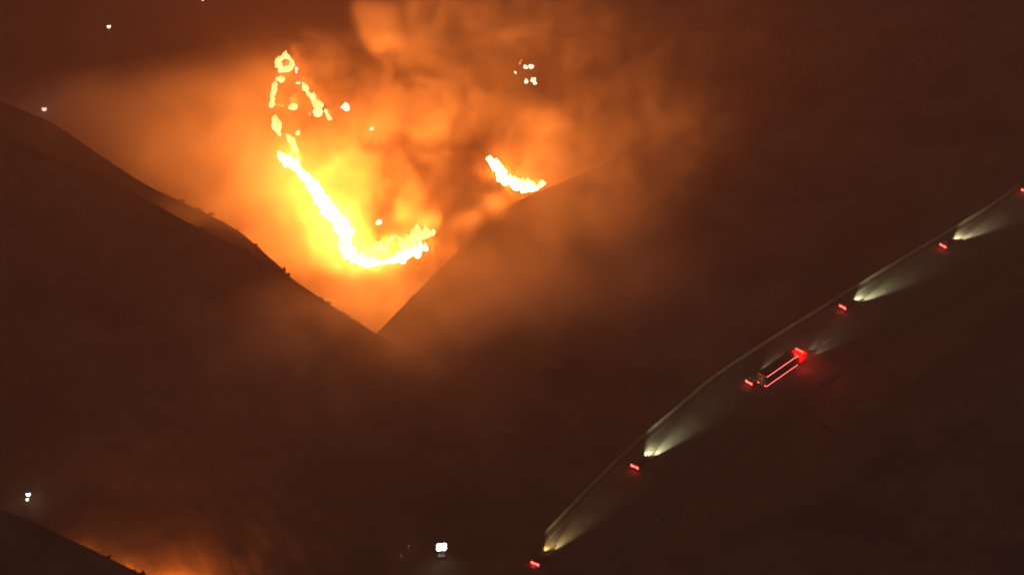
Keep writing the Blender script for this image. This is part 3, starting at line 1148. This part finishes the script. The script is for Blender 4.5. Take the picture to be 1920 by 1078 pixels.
    sm = N.new('GeometryNodeSetMaterial')
    sm.inputs['Material'].default_value = mat
    Lk.new(vc.outputs[0], sm.inputs['Geometry'])
    Lk.new(sm.outputs[0], out.inputs[0])
    me = bpy.data.meshes.new(name)
    me.materials.append(mat)
    o = link(bpy.data.objects.new(name, me))
    md = o.modifiers.new('density', 'NODES')
    md.node_group = ng
    o['kind'] = 'stuff'
    o['label'] = label
    return o


B = [
    # low smoke hugging the burning slope
    blob(620, 380, 508, 46, 22, 36, 0.018),
    blob(580, 420, 496, 14, 9, 15, 0.05),
    blob(640, 450, 494, 12, 9, 10, 0.085),
    blob(700, 490, 491, 13, 7, 7, 0.110),
    blob(780, 440, 492, 9, 6, 8, 0.100),
    blob(520, 470, 480, 28, 12, 14, 0.04),
    blob(700, 560, 472, 20, 12, 10, 0.11),
    # smoke spread to the left over the ridge
    # plume drifting up and right
    blob(560, 120, 528, 30, 12, 14, 0.020),
    blob(720, 230, 518, 26, 18, 26, 0.026),
    blob(790, 190, 514, 22, 14, 14, 0.030),
    blob(775, 50, 518, 15, 12, 16, 0.050, 0.6),
    blob(880, 110, 518, 26, 20, 24, 0.026),
    blob(1000, 0, 518, 34, 22, 24, 0.026),
    blob(820, -120, 524, 30, 24, 24, 0.040),
    blob(1010, 270, 498, 15, 11, 18, 0.040),
    blob(1110, 230, 505, 30, 20, 34, 0.010),
    blob(1250, 80, 515, 40, 24, 30, 0.007),
    # puffs rising by the canyon rim
    blob(930, 405, 486, 7, 5, 6, 0.07, 0.7),
    blob(880, 430, 485, 5, 5, 4, 0.06, 0.7),
    blob(795, 385, 491, 4, 4, 7, 0.16, 0.6),
    blob(770, 400, 491, 3.5, 3.5, 5, 0.16, 0.6),
    blob(820, 420, 490, 4, 4, 5, 0.12, 0.6),
    blob(905, 420, 486, 3.5, 3, 3, 0.16, 0.6),
    blob(940, 395, 486, 3.5, 3, 3.5, 0.16, 0.6),
    blob(692, 40, 514, 7, 8, 12, 0.10, 0.45),
    blob(705, 85, 513, 6, 7, 6, 0.07, 0.7),
    blob(745, 105, 512, 8, 8, 5, 0.07, 0.7),
    blob(1100, 340, 462, 34, 16, 18, 0.045, 1.0),
    blob(1230, 260, 478, 34, 14, 18, 0.030, 1.0),
]
smoke('smoke', 'thick orange-lit smoke rolling off the burning hillside', B, (-165, 440, -40), (110, 570, 75), 1.05, 0.05, 13.0, floor=0.30)
BL = [blob(400, 330, 508, 38, 18, 26, 0.034, 1.0), blob(300, 235, 516, 46, 20, 20, 0.060, 1.0), blob(130, 195, 540, 50, 14, 13, 0.085, 1.0), blob(430, 150, 528, 36, 12, 12, 0.024, 1.0), blob(520, 470, 480, 28, 12, 14, 0.04, 1.0)]
smoke('smoke', 'even veil of orange smoke lying along the slope to the left of the fire', BL, (-190, 462, -34), (-10, 560, 50), 1.5, 0.03, 33.0, floor=0.6, billow=0.7)
B3 = [blob(820, 650, 434, 22, 8, 8, 0.14, 1.0), blob(830, 500, 452, 30, 20, 22, 0.026, 1.0), blob(860, 600, 428, 38, 18, 19, 0.065, 1.0), blob(720, 640, 426, 30, 16, 14, 0.032, 1.0),
      blob(560, 640, 420, 36, 18, 16, 0.05, 1.0), blob(1040, 440, 450, 42, 22, 30, 0.022, 1.0), blob(1120, 560, 430, 40, 22, 22, 0.018, 1.0),
      blob(640, 780, 404, 60, 26, 22, 0.03, 1.0), blob(400, 420, 474, 24, 10, 7, 0.030, 1.0), blob(980, 500, 438, 40, 18, 24, 0.022, 1.0)]
smoke('smoke', 'thin brown smoke drifting out of the canyon over the nearer ridges', B3, (-125, 375, -8), (85, 510, 62), 2.2, 0.03, 21.0, floor=0.5, billow=0.45)
B2 = [blob(90, 950, 408, 16, 10, 6, 0.06, 1.0), blob(260, 1000, 400, 20, 12, 10, 0.05, 1.0), blob(330, 1050, 396, 20, 14, 11, 0.060, 1.0), blob(200, 970, 404, 22, 14, 9, 0.040, 1.0), blob(430, 1060, 400, 18, 12, 10, 0.030, 1.0)]
smoke('smoke', 'orange smoke rising from behind the dark corner hill', B2, (-120, 365, -5), (-20, 440, 32), 1.2, 0.06, 4.0)
